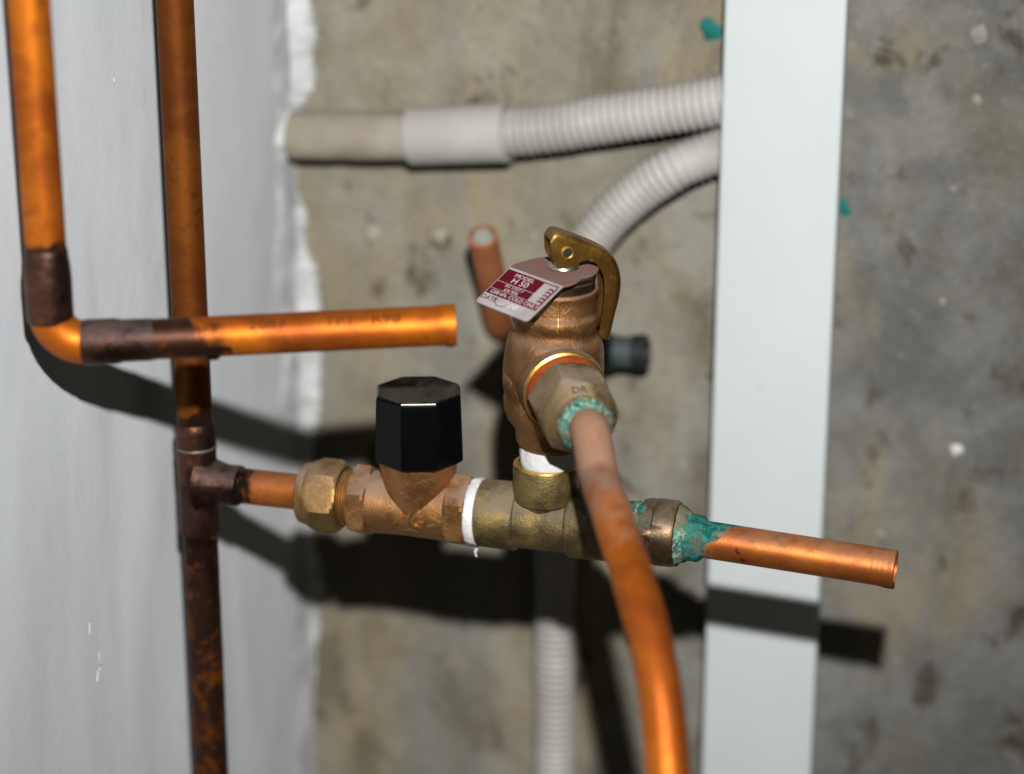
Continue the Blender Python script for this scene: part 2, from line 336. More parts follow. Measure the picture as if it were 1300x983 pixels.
# brushed white streaks and chips on the plaster
for i, (x, y, s1, s2) in enumerate([(145, 102, 1.6, .7), (128, 835, 3.6, 1.3), (125, 858, 3.0, 1.6), (114, 798, 2.4, .7)]):
    p = on(x, y, 'X', -6); p.x = -6+.8*noise.noise(V((5, p.y, p.z*.4))*.03)+.15*noise.noise(V((5, p.y*1.5, p.z*.3))*.12)
    mb = MB(); n = 9; tilt = random.uniform(-.25, .25); P = []
    for j in range(n):
        th = 2*pi*j/n; rr = random.uniform(.6, 1.15); zz = s1*cos(th)*rr; P.append(p+V((.35, s2*sin(th)*rr+tilt*zz, zz)))
    mb.slab(P if (P[1]-P[0]).cross(P[2]-P[1]).x > 0 else P[::-1], (1, 0, 0), .9).build('plaster_chip', 'chip', left)
# mortar dabs, anchors and paint on the concrete
for i, (x, y, r, fl_, mt) in enumerate([(475, 273, 3.0, .7, 'grey_mortar'), (473, 297, 3.6, .6, 'cream'), (557, 299, 3.8, .6, 'cream'), (548, 322, 2.4, .2, 'grey_mortar'), (678, 300, 2.2, .3, 'grey_mortar'), (482, 82, 1.5, .4, 'cream'),
        (1215, 572, 2.6, .4, 'chip'), (1197, 383, 1.4, .3, 'cream'), (1243, 45, 3.6, .2, 'grey_mortar'), (1210, 240, 1.4, .3, 'grey_mortar'), (1118, 678, 2.0, .2, 'grey_mortar'), (1056, 518, 1.6, .2, 'grey_mortar'), (1138, 838, 2.0, .3, 'grey_mortar'), (600, 500, 2.6, .2, 'grey_mortar'), (862, 590, 3.0, .2, 'grey_mortar'), (1240, 128, 2.0, .2, 'grey_mortar')]):
    MB().blob(on(x, y, 'Y', 0), r, (0, -1, 0), fl_, i).build('mortar_dab', mt, back, 60)
for i, (x, y, r) in enumerate([(897, 32, 3.2), (908, 40, 3.4), (899, 45, 2.2), (1066, 262, 3.6), (1074, 268, 2.4)]):
    MB().blob(on(x, y, 'Y', 0), r, (0, -1, 0), .22, i+40).build('paint_mark', 'green', back, 60)

# ------------------------------------------------------------------ conduits on the back wall
def corrugated(name, path, r, mat, parent, pitch=3.3, amp=1.15):
    P = resample(path, pitch/6); prof = [0, .55, 1, 1, .55, 0]
    return MB().sweep(P, lambda i: r-amp+amp*(.88+.24*noise.noise(V(((i//6)*.37, r, 1))))*prof[i % 6]+.12*noise.noise(V(((i//6)*.9, 3, r))), 30).build(name, mat, parent, 60)
p0 = on(373, 173, 'Y', -12); c = thing('grey_conduit', 'pale grey conduit with smooth coupling and ribbed hose running behind the white strip', 'conduit', p0)
q1 = on(532, 173.5, 'Y', -12.5); q2 = on(522, 173.5, 'Y', -12.5); q3 = on(645, 168.5, 'Y', -13.5)
MB().sweep(line(p0, q1, 14), 10.2, 36, nz=.5, nsc=.12).build('rigid_pipe', 'conduit_dirty', c)
ax = (q3-q2).normalized(); L = (q3-q2).length
MB().polar(q2, ax, ZU, [(0, 10.3), (0, 11.4), (.5, 11.9), (L-.6, 12.1), (L, 11.7), (L, 9.5)], 48).build('coupling', 'coupling', c)
path = smooth_path([on(640, 168.7, 'Y', -13.4), on(700, 162.5, 'Y', -14), on(780, 150, 'Y', -14.5), on(850, 138.5, 'Y', -15), on(920, 127, 'Y', -15), on(1000, 112, 'Y', -14), on(1035, 106, 'Y', -13)], 24)
corrugated('ribbed_hose', path, 10.2, 'conduit', c)
path = [(1020, 168), (960, 176), (912, 192), (860, 212), (815, 240), (776, 274), (745, 315), (724, 365), (713, 430), (708, 510), (706, 620), (705, 740), (705, 860), (705, 1000), (705, 1080)]
p0 = on(705, 1080, 'Y', -11); c = thing('ribbed_conduit', 'ribbed grey hose curving down the wall behind the brass relief valve', 'conduit', p0)
path = smooth_path([on(x, y, 'Y', -11-(5 if 700 < x < 900 and y < 500 else 0)) for x, y in path], 24)
corrugated('ribbed_hose', path[::-1], 9.2, 'conduit', c, 3.2, 1.0)

# ------------------------------------------------------------------ white strip
X0, X1, YF = 179.2, 224.4, -35.0
c = thing('cover_strip', 'tall flat white metal cover strip standing in front of the concrete wall', 'strip', V(((X0+X1)/2, YF, -420)))
prof = []
r = 1.6
for k in range(6): th = pi+k/5*pi/2; prof.append((X0+r+r*cos(th), YF+r+r*sin(th)))
for k in range(6): th = 1.5*pi+k/5*pi/2; prof.append((X1-r+r*cos(th), YF+r+r*sin(th)))
prof = [(X0, YF+6)]+prof+[(X1, YF+6)]
inner = [(X1-1.2, YF+6)]+[(X1-1.2, YF+1.6), (X1-1.6, YF+1.2), (X0+1.6, YF+1.2), (X0+1.2, YF+1.6)]+[(X0+1.2, YF+6)]
loop = prof+inner; mb = MB(); n = len(loop)
zs = rng(-420, 520, 94)
for z in zs: mb.v += [V((x, y, z)) for x, y in loop]
for i in range(len(zs)-1):
    for j in range(n): mb.f.append((i*n+j, i*n+(j+1) % n, (i+1)*n+(j+1) % n, (i+1)*n+j))
mb.build('channel_face', 'strip', c, 30)
for z in (-300, 380):                                       # stand-off brackets outside the view hold it off the wall
    MB().slab([V((X0+8, YF+1.3, z)), V((X1-8, YF+1.3, z)), V((X1-8, YF+1.3, z+14)), V((X0+8, YF+1.3, z+14))], (0, -1, 0), 34).build('wall_bracket', 'strip', c)

# ------------------------------------------------------------------ odd fittings on the concrete
b0 = on(641, 420, 'Y', 2); c = thing('copper_stub', 'short copper stub rising from the concrete with a plaster-plugged end, behind the red label', 'pipe', b0)
b1 = b0+V((4, -45, 53)); ax = (b1-b0).normalized()
MB().sweep(smooth_path([b0, b0+V((1, -13, 9)), b0+V((3, -28, 28)), b1], 8), 5.9, 28, hollow1=True, wall=1.1).build('tube', 'copper_pale', c)
MB().polar(b1-ax*6, ax, ZU, [(0, 4.7), (5.0, 4.7), (6.2, 3.8), (6.6, 2)], 24, nz=.4, nsc=.5).build('plaster_plug', 'grey_mortar', c)
k0 = on(764, 447, 'Y', -15); k1 = on(822, 447.5, 'Y', -15); ax = (k1-k0).normalized(); L = (k1-k0).length
c = thing('black_wall_plug', 'small blurred black and blue-grey plug on the concrete beside the brass lever', 'plug', V((k1.x-4, 0, k1.z)))
MB().polar(k0, ax, ZU, [(0, 3.2), (L-17, 3.2), (L-16, 5.4), (L-14.5, 6.5), (L-5, 6.5)], 28).build('barrel', 'bluegrey', c)
MB().polar(k1-ax*5.6, ax, ZU, [(0, 6.6), (.1, 7.2), (4.6, 7.4), (5.6, 6.6), (5.6, 4.6), (3.5, 4.4)], 28).build('end_collar', 'black_pipe', c)
MB().polar(k0, ax, ZU, [(-1, 3.4), (0, 7.6), (5, 7.6), (6, 3.3)], 28).build('rear_collar', 'black_pipe', c)
MB().polar(V((k0.x+3, -9, k0.z-2)), (0, 1, 0), ZU, [(0, 4.2), (10, 4.2)], 20).build('wall_stem', 'black_pipe', c)

# ------------------------------------------------------------------ pipe with the elbow (left, nearest the plaster)
PR = 6.35
e = on(66, 437, 'X', 12.5); top = V((e.x, e.y, e.z+420))
c = thing('elbow_pipe', 'bright copper pipe dropping down the plaster and turning at a soldered elbow', 'pipe', V((e.x, e.y, e.z)))
d_e = (e-CAM).dot(FW); end = at(578, 412.5, d_e+6); hx = (end-e).normalized()
BR = 11.0
bend = [e+ZU*BR*(1-sin(a))+hx*BR*(1-cos(a)) for a in [i/8*pi/2 for i in range(9)]]
zc0 = on(62, 408, 'Y', e.y).z; zc1 = on(62, 315, 'Y', e.y).z
MB().sweep(line(top, V((e.x, e.y, zc1-6)), 60), PR, 32).attr('burn', lambda p: max(0, 1-(p.z-zc1)/7)*.9 if p.z > zc1 else 1).build('vertical_tube', 'copper', c)
MB().sweep([e+ZU*(BR+5)]+bend+[e+hx*(BR+5)], 6.75, 32).attr('burn', lambda p: 0.12).build('elbow', 'copper', c)
MB().polar(V((e.x, e.y, zc0)), ZU, (1, 0, 0), [(0, 6.5), (.4, 6.95), (1.8, 7.2), (5, 7.3), (14, 7.4), (18, 7.25), (21, 6.75), (zc1-zc0-.5, 6.6), (zc1-zc0, 6.3)], 36, nz=.18, nsc=.25).build('socket', 'burnt', c)
u0 = on(103, 437, 'Y', e.y); s0 = (at(104, 437, d_e+0)-e).dot(hx); s1 = (at(152, 434, d_e)-e).dot(hx); s2 = (at(196, 430, d_e)-e).dot(hx); s3 = (at(240, 428, d_e)-e).dot(hx)
MB().polar(e, hx, ZU, [(s0, 6.6), (s0+.3, 7.0), (s0+1.5, 7.2), (s1-1.5, 7.2), (s1, 6.9), (s1+.6, 6.7), (s2-2, 6.55), (s2+.3, 6.3)], 36, nz=.18, nsc=.25).build('socket', 'burnt', c)
def bfn(p):
    s = (p-e).dot(hx); return max(0, 1-(s-s2)/(s3-s2+16))*.80+(.30 if s > s3 and p.z < e.z+(s*hx.z)-2 and s < s3+14 else 0)+(.35 if abs(s-s3+2) < 1.6 else 0)
L = (end-e).length
MB().sweep(line(e+hx*(s2-4), end-hx*6, 60)+[end-hx*4, end-hx*2, end], lambda i: PR+(.0 if i < 61 else .12*(i-60)), 36, hollow1=True).attr('burn', bfn).build('horizontal_tube', 'copper', c)
mb = MB(); mb.blob(e+hx*((at(270, 455, d_e)-e).dot(hx))-ZU*5.9-TOWARD*-1.0, 2.6, (0, 0, -1), .55, 3); mb.build('solder_drip', 'burnt', c)
mb = MB(); mb.polar(end-hx*4.2+UP*-5.6, hx, ZU, [(0, .3), (1, 1.1), (3.2, 1.4), (4.1, .7)], 12, nz=.2, nsc=.6); mb.build('cut_burr', 'burnt', c)
mb = MB(); tw = (TOWARD+ZU*.95).normalized()
for body, x0, y0 in (('2089', 340, 411), ('TPT', 432, 405), ('R90', 490, 402)):
    round_text(mb, text_mesh(body, 4.6, .04, 7), e+hx*((at(x0, y0+8, d_e)-e).dot(hx)), hx, tw, PR+.02, 1.25)
mb.build('printed_lettering', 'ink', c)

# ------------------------------------------------------------------ riser with the soldered tee
p2 = on(243, 446.5, 'X', 16.0); RX, RY = p2.x, p2.y
Yr = -158.9; Zr = 3.6; RY = Yr
def Xo(px):                                                   # x on the valve run for a picture column
    lo, hi = 0., 320.
    for _ in range(40):
        mid = (lo+hi)/2; v_ = V((mid, Yr, Zr))-CAM
        if 650+FPX*v_.dot(RT)/v_.dot(FW) < px: lo = mid
        else: hi = mid
    return lo
def Zo(py): return on(247, py, 'Y', Yr).z
c = thing('riser_pipe', 'dark brown vertical copper pipe with a burnt soldered tee feeding the stop valve', 'pipe', V((RX, RY, Zr)))
zt, zb = Zo(535), Zo(672)
def rb(p):
    b = 0
    if p.z > zt: b = max(0, 1-(p.z-zt)/9)
    elif p.z < zb: b = max(.58, .80-(zb-p.z)/170)+.18*noise.noise(p*.06)
    return b
MB().sweep(line(V((RX, RY, 460)), V((RX, RY, zt-8)), 110), PR, 32).attr('burn', rb).build('upper_tube', 'copper_brown', c)
MB().sweep(line(V((RX, RY, zb+8)), V((RX, RY, -420)), 110), PR, 32, nz=.12, nsc=.2).attr('burn', rb).build('lower_tube', 'copper_brown', c)
zr = Zo(566)
tee = MB().polar(V((RX, RY, 0)), ZU, (1, 0, 0), [(zb-1, 6.4), (zb-.6, 7.0), (zb, 7.3), (zb+8, 7.2), (zb+14, 7.1), (Zr, 7.05), (zr-7, 7.1), (zr-2, 7.1), (zr-1.2, 7.2), (zr-1.0, 7.2), (zr+1, 7.15), (zt-3, 7.0), (zt-.8, 6.9), (zt, 6.4)], 36, nz=.25, nsc=.2).build('tee_fitting', 'burnt', c)
MB().polar(V((RX, RY, 0)), ZU, (1, 0, 0), [(zr-.5, 7.2), (zr-.3, 7.34), (zr+.1, 7.36), (zr+.4, 7.2)], 36, nz=.15, nsc=.5).build('solder_ring', 'burnt_light', tee)
bx = Xo(306)
MB().polar(V((RX, RY, Zr)), (1, 0, 0), ZU, [(2, 11), (4.5, 9.6), (6.2, 8.6), (8, 8.0), (10, 7.5), (bx-RX-6, 7.2), (bx-RX-1, 7.25), (bx-RX-.3, 7.0), (bx-RX, 6.4)], 36, nz=.25, nsc=.2).build('branch_socket', 'burnt', tee)
MB().sweep(line(V((bx-6, Yr, Zr)), V((Xo(392), Yr, Zr)), 16), PR, 32).attr('burn', lambda p: max(0, .8-(p.x-bx)/10)).build('branch_tube', 'copper_old', c)

# ------------------------------------------------------------------ stop valve with the black octagonal cap
ex = V((1, 0, 0)); O = V((0, Yr, Zr))
xc = Xo(532); c = thing('stop_valve', 'bronze stop valve with a black octagonal plastic cap on the horizontal run', 'valve', V((xc, Yr, Zr)))
h = pi/6
xa, xb = Xo(384), Xo(437); Ln = xb-xa; af = 22.6
ref = (ZU*cos(R(36))+V((0, -1, 0))*sin(R(36)))
mb = MB(); st = [(0, 8.0), (.0, 9.6), (.6, 10.6), (2.6, 11.1), (3.4, 11.1)]
mb.polar(O+ex*xa, ex, ref, st+[(3.6, hexr(af, 6, 11.3)), (4.4, hexr(af, 6, 11.9)), (5.6, hexr(af, 6, 12.6)), (7, hexr(af, 6)), (Ln-2.4, hexr(af, 6)), (Ln-1.2, hexr(af, 6, 12.5)), (Ln-.5, hexr(af, 6, 11.9)), (Ln, hexr(af, 6, 11.2)), (Ln, 8.4)], 48)
mb.build('compression_nut', 'nut_bronze', c, 24)
x2 = Xo(452); st = []
for i in range(int((x2-xb+1)/1.0)): t0 = -1+i*1.0; st += [(t0, 9.2), (t0+.35, 9.9), (t0+.6, 9.9)]
MB().polar(O+ex*xb, ex, ZU, st, 40).build('thread', 'bronze_clean', c)
x3, x4, x5 = Xo(474), Xo(578), Xo(600)
def hexband(xs, xe, af, ref_, name, mat='bronze'):
    l = xe-xs
    MB().polar(O+ex*xs, ex, ref_, [(0, 8), (0, hexr(af, 6, af*.5)), (.7, hexr(af, 6, af*.545)), (1.5, hexr(af, 6)), (l-1.2, hexr(af, 6)), (l-.4, hexr(af, 6, af*.545)), (l, hexr(af, 6, af*.5)), (l, 8)], 48, nz=.12, nsc=.3).build(name, mat, c, 24)
rf2 = (ZU*cos(R(62))+V((0, -1, 0))*sin(R(62)))
hexband(x2-.4, x3+.4, 23.0, rf2, 'hex_flat')
hexband(x4-1.5, x5, 23.0, rf2, 'hex_flat')
body = MB().polar(O+ex*(x3-1), ex, ZU, [(0, 9), (.2, 11.2), (2, 11.35), (7, 11.15), ((x4-x3)/2, 10.9), (x4-x3-6, 11.15), (x4-x3-1, 11.35), (x4-x3+.4, 11.3)], 56, nz=.2, nsc=.25).build('body', 'bronze', c)
MB().polar(V((xc, Yr, Zr)), ZU, (0, -1, 0), [(-6, 9.8), (-1, 10.75), (5, 11.75), (10, 12.6), (14, 13.3), (21, 13.9)], 56, nz=.2, nsc=.25).build('bonnet_neck', 'bronze', c)
fr_dir = (TOWARD*.99-ZU*.14)
mb = MB(); round_text(mb, text_mesh('A/G', 7.0, 1.6, 8, .10), O+ex*Xo(531), ex, fr_dir, 11.15); mb.build('raised_lettering', 'bronze_clean', body)
mb = MB(); round_text(mb, text_mesh('>', 10, 1.6, 8, .16), O+ex*Xo(564), ex, fr_dir, 11.15); mb.build('raised_arrow', 'bronze_clean', body)
mb = MB(); round_text(mb, text_mesh('-', 6.5, .6, 2), O+ex*Xo(462), ex, TOWARD+ZU*.05, 11.8); mb.build('raised_dash', 'bronze_clean', c)
af = 29.6; z0, z1 = 18.3, 43.2; K = 64
rc = fr_dir
orf = (TOWARD*cos(R(25))+RT*sin(R(25)))
cap = MB().polar(V((xc+.3, Yr, Zr)), ZU, orf, [(z0+3, 12.5), (z0, 12.8), (z0-.2, hexr(af-1.2, 8, 15.0)), (z0+.6, hexr(af+.6, 8, 16.2)), (z0+2, hexr(af+.6, 8, 16.4)), (z1-2.6, hexr(af-.6, 8, 15.75)), (z1-1.3, hexr(af-.9, 8, 15.6)), (z1-.5, hexr(af-1.7, 8, 15.1)), (z1-.1, hexr(af-2.7, 8, 14.6)), (z1, hexr(af-3.6, 8)), (z1-.25, hexr(af-5.5, 8)), (z1-.7, 7), (z1-.8, 2)], K)
cap.build('octagonal_cap', 'cap', c, 20)

# ------------------------------------------------------------------ brass tee under the relief valve, with tape
xt0, xt, xt1 = Xo(611), Xo(693), Xo(776)
c = thing('brass_tee', 'tarnished brass tee with white thread tape joining the stop valve and the relief valve', 'pipe fitting', V((xt, Yr, Zr)))
l = xt1-xt0
tb = MB().polar(O+ex*xt0, ex, ZU, [(3, 8.5), (0, 9.6), (0, 11.3), (.5, 11.75), (12.6, 11.9), (13.5, 11.6), (14.0, 10.9), (l/2, 10.7), (l-14.6, 10.8), (l-14.0, 11.6), (l-13, 12.0), (l-.6, 11.9), (l, 11.3), (l, 8)], 56, nz=.22, nsc=.22)
tb.build('tee_run', 'brass_tee', c)
PT = 21.0
MB().polar(V((xt, Yr, Zr)), ZU, (0, -1, 0), [(0, 8.5), (5, 9.0), (6.8, 9.4), (7.6, 10.2), (8.0, 11.1), (9, 11.45), (PT-1.6, 11.4), (PT-.4, 11.25)], 56, nz=.2, nsc=.22).build('tee_port', 'brass_tee', c)
MB().polar(V((xt, Yr, Zr)), ZU, (0, -1, 0), [(PT-.6, 11.28), (PT, 11.1), (PT+.15, 10.6), (PT+.1, 9.6), (PT-1, 9.4)], 56).build('port_rim', 'gold', c)
MB().polar(O+ex*(x5-.8), ex, ZU, [(0, 9), (0, 11.0), (.5, 11.7), (1.2, 12.0), (xt0-x5-.2, 12.05), (xt0-x5+.7, 11.9), (xt0-x5+1.2, 11.0), (xt0-x5+1.2, 9)], 72, nz=.45, nsc=.7).build('thread_tape', 'tape', c)
q = V((Xo(606), Yr-1.5, Zr-11.7)); mb = MB()
mb.sweep(smooth_path([q+V((0, 0, 1.2)), q+V((.3, -.4, -1.2)), q+V((-.3, -.2, -3.0)), q+V((.1, .1, -4.6))], 4), lambda i: .75-.035*i, 8, nz=.3, nsc=1.5).build('loose_tape_end', 'tape', c)
av = (ZU+RT*.042).normalized()                                # the relief valve leans a little
V0 = V((xt, Yr, Zr))
MB().polar(V0, av, TOWARD, [(PT-2, 9.2), (PT, 9.9), (PT+1.2, 10.05), (PT+4, 10.15), (PT+7.2, 10.0), (PT+9.4, 9.6), (PT+9.8, 9)], 72, nz=.35, nsc=.6).build('thread_tape', 'tape', c)

# ------------------------------------------------------------------ relief valve
c = thing('relief_valve', 'bronze pressure relief valve with red label and curved brass lever, standing on the tee', 'valve', V0+av*PT)
prof = [(26.6, 8.8), (27.4, 10.3), (29.2, 11.7), (34.5, 12.3), (35.4, 13.2), (37.5, 15.0), (41, 16.2), (44.5, 16.55), (45.6, 16.2), (46.6, 16.5), (50, 16.9), (56, 17.0), (61, 16.7), (64, 16.3), (66.2, 15.6), (67.6, 14.6), (68.6, 13.8), (69.8, 13.6), (70.9, 13.9), (72.2, 14.7), (74.0, 14.9), (75.2, 14.5), (76.0, 13.7), (77, 13.4), (80.5, 13.35), (81.8, 13.4), (82.6, 13.75), (83.4, 13.8), (83.9, 13.5), (84.0, 12.6)]
body = MB().polar(V0, av, TOWARD, prof, 72, nz=.35, nsc=.14)
body.build('body', 'bronze_dark', c, 40)
bodyo = c.children[0]
# casting seam and small lug on the left flank
fd = (TOWARD*.95+RT*-.32).normalized()
MB().polar(V0, av, TOWARD, [(83.6, 12.4), (84.6, 12.5), (87.0, 12.5), (87.3, 12.2), (87.7, 12.7), (89.2, 12.75), (89.6, 12.3)], 56).build('bonnet_thread', 'dark_brass', c)
ZT = 89.7
seam_dir = (TOWARD*.985+RT*.02).normalized(); sd = seam_dir.cross(av).normalized()
mb = MB(); mb.sweep([V0+av*z+seam_dir*(r_-.15) for z, r_ in prof if 71 < z < 83], .45, 8); mb.build('casting_seam', 'bronze_clean', bodyo)
lug = V0+av*52-RT*15.2+TOWARD*6.5
mb = MB(); mb.polar(lug, (-RT+TOWARD*.5), ZU, [(-3, 4.2), (-.6, 3.8), (.3, 3.0), (.8, 1.8), (.9, .6)], 20, nz=1.0, nsc=.35); mb.build('casting_lug', 'bronze_dark', bodyo, 70)
# outlet
AZ = R(11.5); od = (TOWARD*cos(AZ)+RT*sin(AZ)).normalized(); od = (od-ZU*.03).normalized()
OC = V0+av*53.2
MB().polar(OC, od, ZU, [(8, 14.6), (13, 14.4), (15.5, 14.2), (17.3, 13.9)], 56, nz=.2, nsc=.25).build('outlet_boss', 'bronze_dark', c)
MB().polar(OC, od, ZU, [(16.8, 13.8), (17.6, 14.1), (18.4, 14.0), (18.8, 13.3), (18.4, 12.6)], 64).build('outlet_rim', 'gold', c)
MB().polar(OC, od, ZU, [(17, 12.8), (18.6, 12.7), (19.8, 12.3), (22, 11.6), (23.5, 11.5)], 56, nz=.15, nsc=.4).build('sealing_washer', 'rust', c)
rfh = (ZU*cos(R(23))+RT*-sin(R(23)))
af = 24.4; H0, H1 = 22.5, 42.0
nut = MB().polar(OC, od, rfh, [(H0, 10), (H0, hexr(af, 6, af*.5)), (H0+.5, hexr(af, 6, af*.535)), (H0+1.2, hexr(af, 6, af*.565)), (H0+2, hexr(af, 6)), (H1-5.5, hexr(af, 6)), (H1-4.2, hexr(af, 6, af*.56)), (H1-3.2, hexr(af, 6, af*.535)), (H1-2.2, hexr(af, 6, af*.512)), (H1-1.6, 12.3), (H1-.2, 11.7), (H1+2.2, 9.4), (H1+2.6, 9.2), (H1+2.6, 9.0), (H1+6.0, 8.7), (H1+6.6, 8.2), (H1+6.6, 6.5)], 72, nz=.08, nsc=.4).build('outlet_nut', 'brass_old', c, 24)
mb = MB()
ux = od.cross(ZU).normalized()*-1; uy = ux.cross(od)*-1
ux = ZU.cross(od).normalized(); uyv = od.cross(ux).normalized()
slope = (uyv*2.3-od*2.4).normalized()
flat_text(mb, text_mesh('DR', 3.3, .14, 0, .05), OC+od*(H1+1.22)+uyv*10.55-ux*1.2, ux, slope, 1.15); mb.build('stamped_lettering', 'engraved', nut)
ge = V0
mb = MB(); mb.polar(OC, od, ZU, [(H1+4.4, 7.2), (H1+4.8, 9.0), (H1+6.6, 8.9), (H1+7.6, 7.8), (H1+8.8, 6.8), (H1+10, 6.3)], 72, nz=1.0, nsc=.8).build('verdigris_crust', 'crust', c, 70)
# top plate, stem and lever
TC = V0+av*ZT
fold_a = V0+av*ZT; 
fdv = (RT*18.6+TOWARD*24).normalized(); pdv = (RT*-24+TOWARD*18.6).normalized()     # along the fold, across it
FD = 12.4; FL0, FL1 = -10.2, 17.2                              # fold distance and its two ends
chord = []
a0 = math.atan2(FL1, FD); a1 = math.atan2(FL0, FD)+2*pi
for i in range(41):
    a = a0+(a1-a0)*i/40; rr = 13.4 if (0.12 < i/40 < .88) else 13.4+((math.hypot(FD, FL1 if i < 20 else FL0)-13.4)*max(0, 1-min(i, 40-i)/4.8))
    chord.append(TC+av*.75+(pdv*cos(a)+fdv*sin(a))*rr)
MB().slab(chord if (chord[10]-chord[0]).cross(chord[20]-chord[10]).z > 0 else chord[::-1], av, .7).build('label_disc', 'label_pink', c)
lab_o = TC+av*.75+pdv*FD+fdv*FL0; LW = FL1-FL0; LH = 17.2; be = R(33)
dn = (pdv*cos(be)-av*sin(be)).normalized(); nl = fdv.cross(-dn).normalized()
if nl.dot(UP) < 0: nl = -nl
def LP(u, v, k=0): return lab_o+fdv*LW*u+dn*LH*v+nl*k
def lpoly(pts, k, th): 
    P = [LP(u, v, k) for u, v in pts]
    if (P[1]-P[0]).cross(P[2]-P[1]).dot(nl) < 0: P = P[::-1]
    return P
def rect(mb, u0, v0, u1, v1, k, th): mb.slab(lpoly([(u0, v0), (u1, v0), (u1, v1), (u0, v1)], k, th), nl, th); return mb
def rcorn(u0, v0, u1, v1, r):
    out = []
    for cu, cv, s in ((u0, v0, 2), (u1, v0, 3), (u1, v1, 0), (u0, v1, 1)):
        if v0 == cv: out.append((cu, cv)); continue
        sx = 1 if cu == u0 else -1
        for k in range(5):
            a = (k/4 if cu == u1 else 1-k/4)*pi/2
            out.append((cu+sx*r/LW*(1-cos(a)), cv-r/LH*(1-sin(a))) )
    return out
tabp = [(0, 0), (1, 0)]
for k in range(6): a = k/5*pi/2; tabp.append((1-1.6/LW*(1-cos(a)), 1-1.6/LH*(1-sin(a))))
for k in range(6): a = pi/2-k/5*pi/2; tabp.append((1.6/LW*(1-cos(a)), 1-1.6/LH*(1-sin(a))))
tab = MB().slab(lpoly(tabp, 0, .5), nl, .55).build('label_tab', 'label_white', c)
red = MB()
rect(red, .012, .05, .985, .075, .05, .06); rect(red, .012, .075, .72, .37, .05, .06); rect(red, .012, .383, .72, .565, .05, .06); rect(red, .012, .578, .985, .72, .05, .06); rect(red, .96, .075, .985, .578, .05, .06)
for i in range(5):                                            # chevrons of the maker's mark
    v0 = .14+i*.082
    for s_, off in ((1, 0), (-1, 0)):
        u0, um = .86, .91
    red.slab(lpoly([(.86, v0+.03), (.91, v0), (.96, v0+.03), (.96, v0+.07), (.91, v0+.04), (.86, v0+.07)][::1], .05, .06), nl, .06)
red.build('red_panels', 'label_red', tab)
tx = MB()
for body_, u, v, s_, sx in (('MODEL', .38, .138, 2.15, 1.4), ('H 50', .38, .275, 3.3, 1.3), ('AS 1357.1', .38, .427, 1.75, 1.35), ('LN 936', .38, .523, 1.75, 1.35), ('1200 kPa', .22, .650, 2.1, 1.15), ('COLD ONLY', .70, .650, 2.2, 1.22)):
    flat_text(tx, text_mesh(body_, s_, .05, 0, 0), LP(u, v, .075), fdv, -dn, sx)
tx.build('white_lettering', 'label_ink', tab)
tx = MB(); flat_text(tx, text_mesh('DATE', 2.6, .05, 0, .03), LP(.15, .82, .04), fdv, -dn, 1.2)
for i in range(12):
    pass
arc = [LP(.27+.13*(1-cos(a)), .745+.17*sin(a), .06) for a in [i/14*pi for i in range(15)]]
tx.sweep(arc, .11, 6); tx.build('red_lettering', 'label_red', tab)
tx = MB(); flat_text(tx, text_mesh('2/.47', 2.5, .05, 0, .05), LP(.60, .825, .05), fdv, -dn, 1.1); tx.build('date_stamp', 'tape', tab)
LC = TC+RT*1.5+TOWARD*.5
MB().polar(LC+av*.7, av, TOWARD, [(0, 5.2), (.5, 5.4), (1.1, 5.2), (1.5, 4.5), (1.6, 3.2), (5, 2.6)], 40).build('stem_collar', 'steel', c)
# lever: U-section sheet swept along its outer curve (u to the right, w up), o = web side, i = free edge
ld = (RT*cos(R(14))-TOWARD*sin(R(14))).normalized(); ln = V((0, 0, 1)).cross(ld)*-1
PIV = LC+av*7.2
K_ = 1/3.70
def lp(px, py):                                               # lever-plane point from its place beside the pivot (716,322)
    return ((px-716)*K_/cos(R(14)), -(py-322)*K_/.949)
outer = [(695, 303), (700, 297), (708, 297), (726, 304), (744, 312), (758, 319), (771, 328), (780, 343), (784, 362), (782, 383), (776, 407), (770, 433)]
inner = [(696, 324), (700, 333), (707, 339), (720, 341), (735, 333), (746, 334), (754, 341), (760, 352), (762, 367), (761, 386), (758, 406), (755, 428)]
OU = smooth_path([V((*lp(*p), 0)) for p in outer], 5); IN = smooth_path([V((*lp(*p), 0)) for p in inner], 5)
hw, th = 4.6, 1.0
mb = MB(); rings = []
for o_, i_ in zip(OU, IN):
    d = (o_-i_); Lh = d.length; d.normalize(); rc_ = min(2.2, Lh*.4)
    sec = [(0, hw)]+[(Lh-rc_+rc_*sin(a), hw-rc_+rc_*cos(a)) for a in [k/5*pi/2 for k in range(6)]]
    sec = sec+[(h_, -w_) for h_, w_ in sec[::-1]]
    ri = max(rc_-th, .3)
    ins = [(0, hw-th)]+[(Lh-th-ri+ri*sin(a), hw-th-ri+ri*cos(a)) for a in [k/5*pi/2 for k in range(6)]]
    ins = ins+[(h_, -w_) for h_, w_ in ins[::-1]]
    ids = []
    for h_, w_ in sec+ins[::-1]:
        p = i_+d*h_; ids.append(len(mb.v)); mb.v.append(PIV+ld*p.x+ZU*p.y+ln*w_)
    rings.append(ids)
mb._grid(rings, len(rings[0]), False, False)
n2 = len(rings[0])//2
for rg, flip in ((rings[0], False), (rings[-1], True)):
    for k in range(n2-1):
        f_ = (rg[k], rg[k+1], rg[2*n2-2-k], rg[2*n2-1-k]); mb.f.append(f_[::-1] if not flip else f_)
lev = mb.build('lever', 'lever', c, 40)
bmx = bmesh.new(); bmx.from_mesh(lev.data); bmesh.ops.recalc_face_normals(bmx, faces=bmx.faces); bmx.to_mesh(lev.data); bmx.free()
